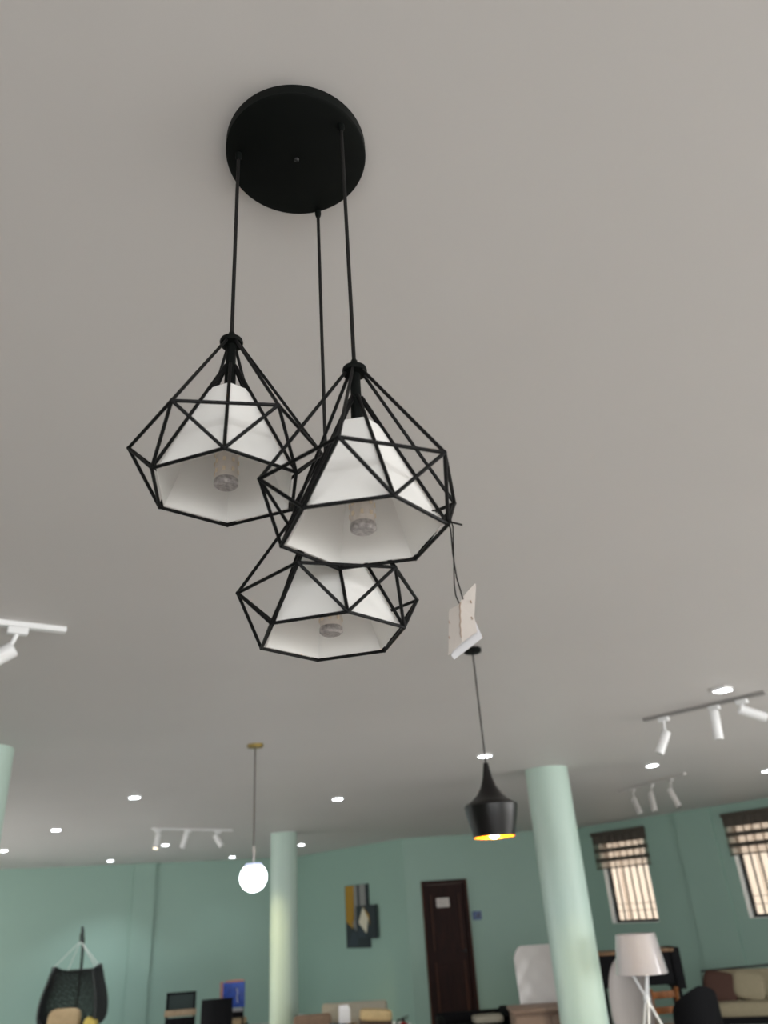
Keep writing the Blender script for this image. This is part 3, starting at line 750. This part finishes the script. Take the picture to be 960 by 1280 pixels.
sf = thing('sofa', 'dark framed sofa with khaki cushions under the windows', 'sofa', (3.85, 10.55, 0), -.28)
m = MB()
for s in (-1, 1): m.tube([(s * .52, -.34, 0), (s * .52, -.34, .55), (s * .52, .28, .55), (s * .52, .28, 0)], .014, 8)
m.tube([(-.52, .30, .55), (-.50, .34, .74), (.40, .36, .78), (.52, .32, .74), (.52, .30, .55)], .012, 8); m.build('frame', IRON, sf)
m = MB(); m.box((0, -.02, .30), (1.02, .62, .07), bev=.01); m.build('base', BLKCH, sf)
m = MB(); m.pillow((0, -.03, .405), (1.0, .62, .16), None, .3); m.build('seat_cushion', KHAKI, sf)
m = MB(); m.pillow((0.02, .24, .58), (.94, .14, .34), M.Rotation(rad(-10), 3, 'X'), .35); m.build('back_cushion', KHAKI, sf)
t = thing('cushion', 'dark brown cushion at the left end of the khaki sofa', 'cushion', (3.48, 10.50, .485), -.28)
m = MB(); m.pillow((0, 0, .125), (.36, .12, .32), M.Rotation(rad(-14), 3, 'X') @ M.Rotation(rad(10), 3, 'Y'), .5); m.build('pad', DKBRN, t)
t = thing('cushion', 'khaki square cushion leaning in the middle of the sofa', 'cushion', (3.77, 10.40, .485), -.28)
m = MB(); m.pillow((0, 0, .13), (.34, .12, .29), M.Rotation(rad(-16), 3, 'X') @ M.Rotation(rad(12), 3, 'Y'), .5); m.build('pad', KHAKI, t)

# ------------------------------------------------------------------ light
def light(name, kind, loc, energy, col=(1, 1, 1), aim=None, **k):
    l = bpy.data.lights.new(name, kind); l.energy = energy; l.color = col
    for a, b in k.items(): setattr(l, a, b)
    o = bpy.data.objects.new(name, l); COL.objects.link(o); o.location = loc
    if aim is not None: o.rotation_euler = (V(aim) - V(loc)).to_track_quat('-Z', 'Y').to_euler()
    return o
light('storefront_daylight', 'AREA', (P7.x - 5.75, -5.9, 1.38), 350, (.97, .985, 1.0), (P7.x - 5.75, -2.5, .9), shape='RECTANGLE', size=9.5, size_y=2.2)
light('side_daylight', 'AREA', (P7.x - .1, 1.0, 1.4), 450, (1.0, .985, .965), (0, 1.0, -1.2), shape='RECTANGLE', size=9, size_y=2.0)
for (x, y), lb in DL:
    light('ceiling_light_beam', 'SPOT', (x, y, CEIL - .026), 42 if y < 9 else (18 if x > -3.3 else 75 if x > -5 else 150), (.86, .93, 1.0), (x, y, 0), spot_size=rad(118), spot_blend=.8, shadow_soft_size=.05)
light('left_fill', 'AREA', (-9.85, 7.5, 1.4), 250, (1.0, .98, .96), (-7, 13.5, -.5), shape='RECTANGLE', size=6, size_y=1.9)  # added fill that brightens the left wall; its window is invented
light('cone_bulb', 'POINT', BP + V((0, 0, -.862)), 4, (1, .62, .2), shadow_soft_size=.03)
light('globe_light', 'POINT', GP + V((0, 0, -.84)), 5, (.85, .92, 1.0), shadow_soft_size=.09)
light('rail_spot', 'SPOT', (-3.04, 10.01, 2.45), 170, (1, .80, .42), (-1.8, 11.6, 1.10), spot_size=rad(44), spot_blend=.9, shadow_soft_size=.03)
light('rail_spot', 'SPOT', (1.74, 5.44, 2.43), 90, (1, .84, .50), (1.36, 7.35, .55), spot_size=rad(42), spot_blend=.9, shadow_soft_size=.03)
sun_d = n.normalized() * cos(rad(48)) + V((0, 0, -sin(rad(48))))
s = light('sun', 'SUN', (0, 0, 12), 6.0, (1, .93, .82)); s.rotation_euler = sun_d.to_track_quat('-Z', 'Y').to_euler(); s.data.angle = rad(.6)
w = bpy.data.worlds.new('sky'); S.world = w; w.use_nodes = True
bg = w.node_tree.nodes['Background']; bg.inputs['Color'].default_value = (.75, .87, 1, 1); bg.inputs['Strength'].default_value = 1.0

# ------------------------------------------------------------------ camera
f, p, a = 962.0, rad(27.5), rad(4.0)
F = V((0, cos(p), sin(p))); Rr = V((1, 0, 0)); U = V((0, -sin(p), cos(p)))
Xc = Rr * cos(a) - U * sin(a); Yc = Rr * sin(a) + U * cos(a)
cam = bpy.data.cameras.new('camera'); co = bpy.data.objects.new('camera', cam); COL.objects.link(co)
mw = M((Xc, Yc, -F)).transposed().to_4x4(); mw.translation = V((0, 0, 1.6)); co.matrix_world = mw
cam.sensor_fit = 'HORIZONTAL'; cam.sensor_width = 36; cam.lens = 36 * f / 960; cam.clip_start = .05; cam.clip_end = 200
cam.dof.use_dof = True; cam.dof.focus_distance = 1.12; cam.dof.aperture_fstop = 6.3
S.camera = co
S.view_settings.view_transform = 'Standard'; S.view_settings.look = 'None'
S.view_settings.exposure = 0.0; S.view_settings.gamma = 1; S.view_settings.use_curve_mapping = False
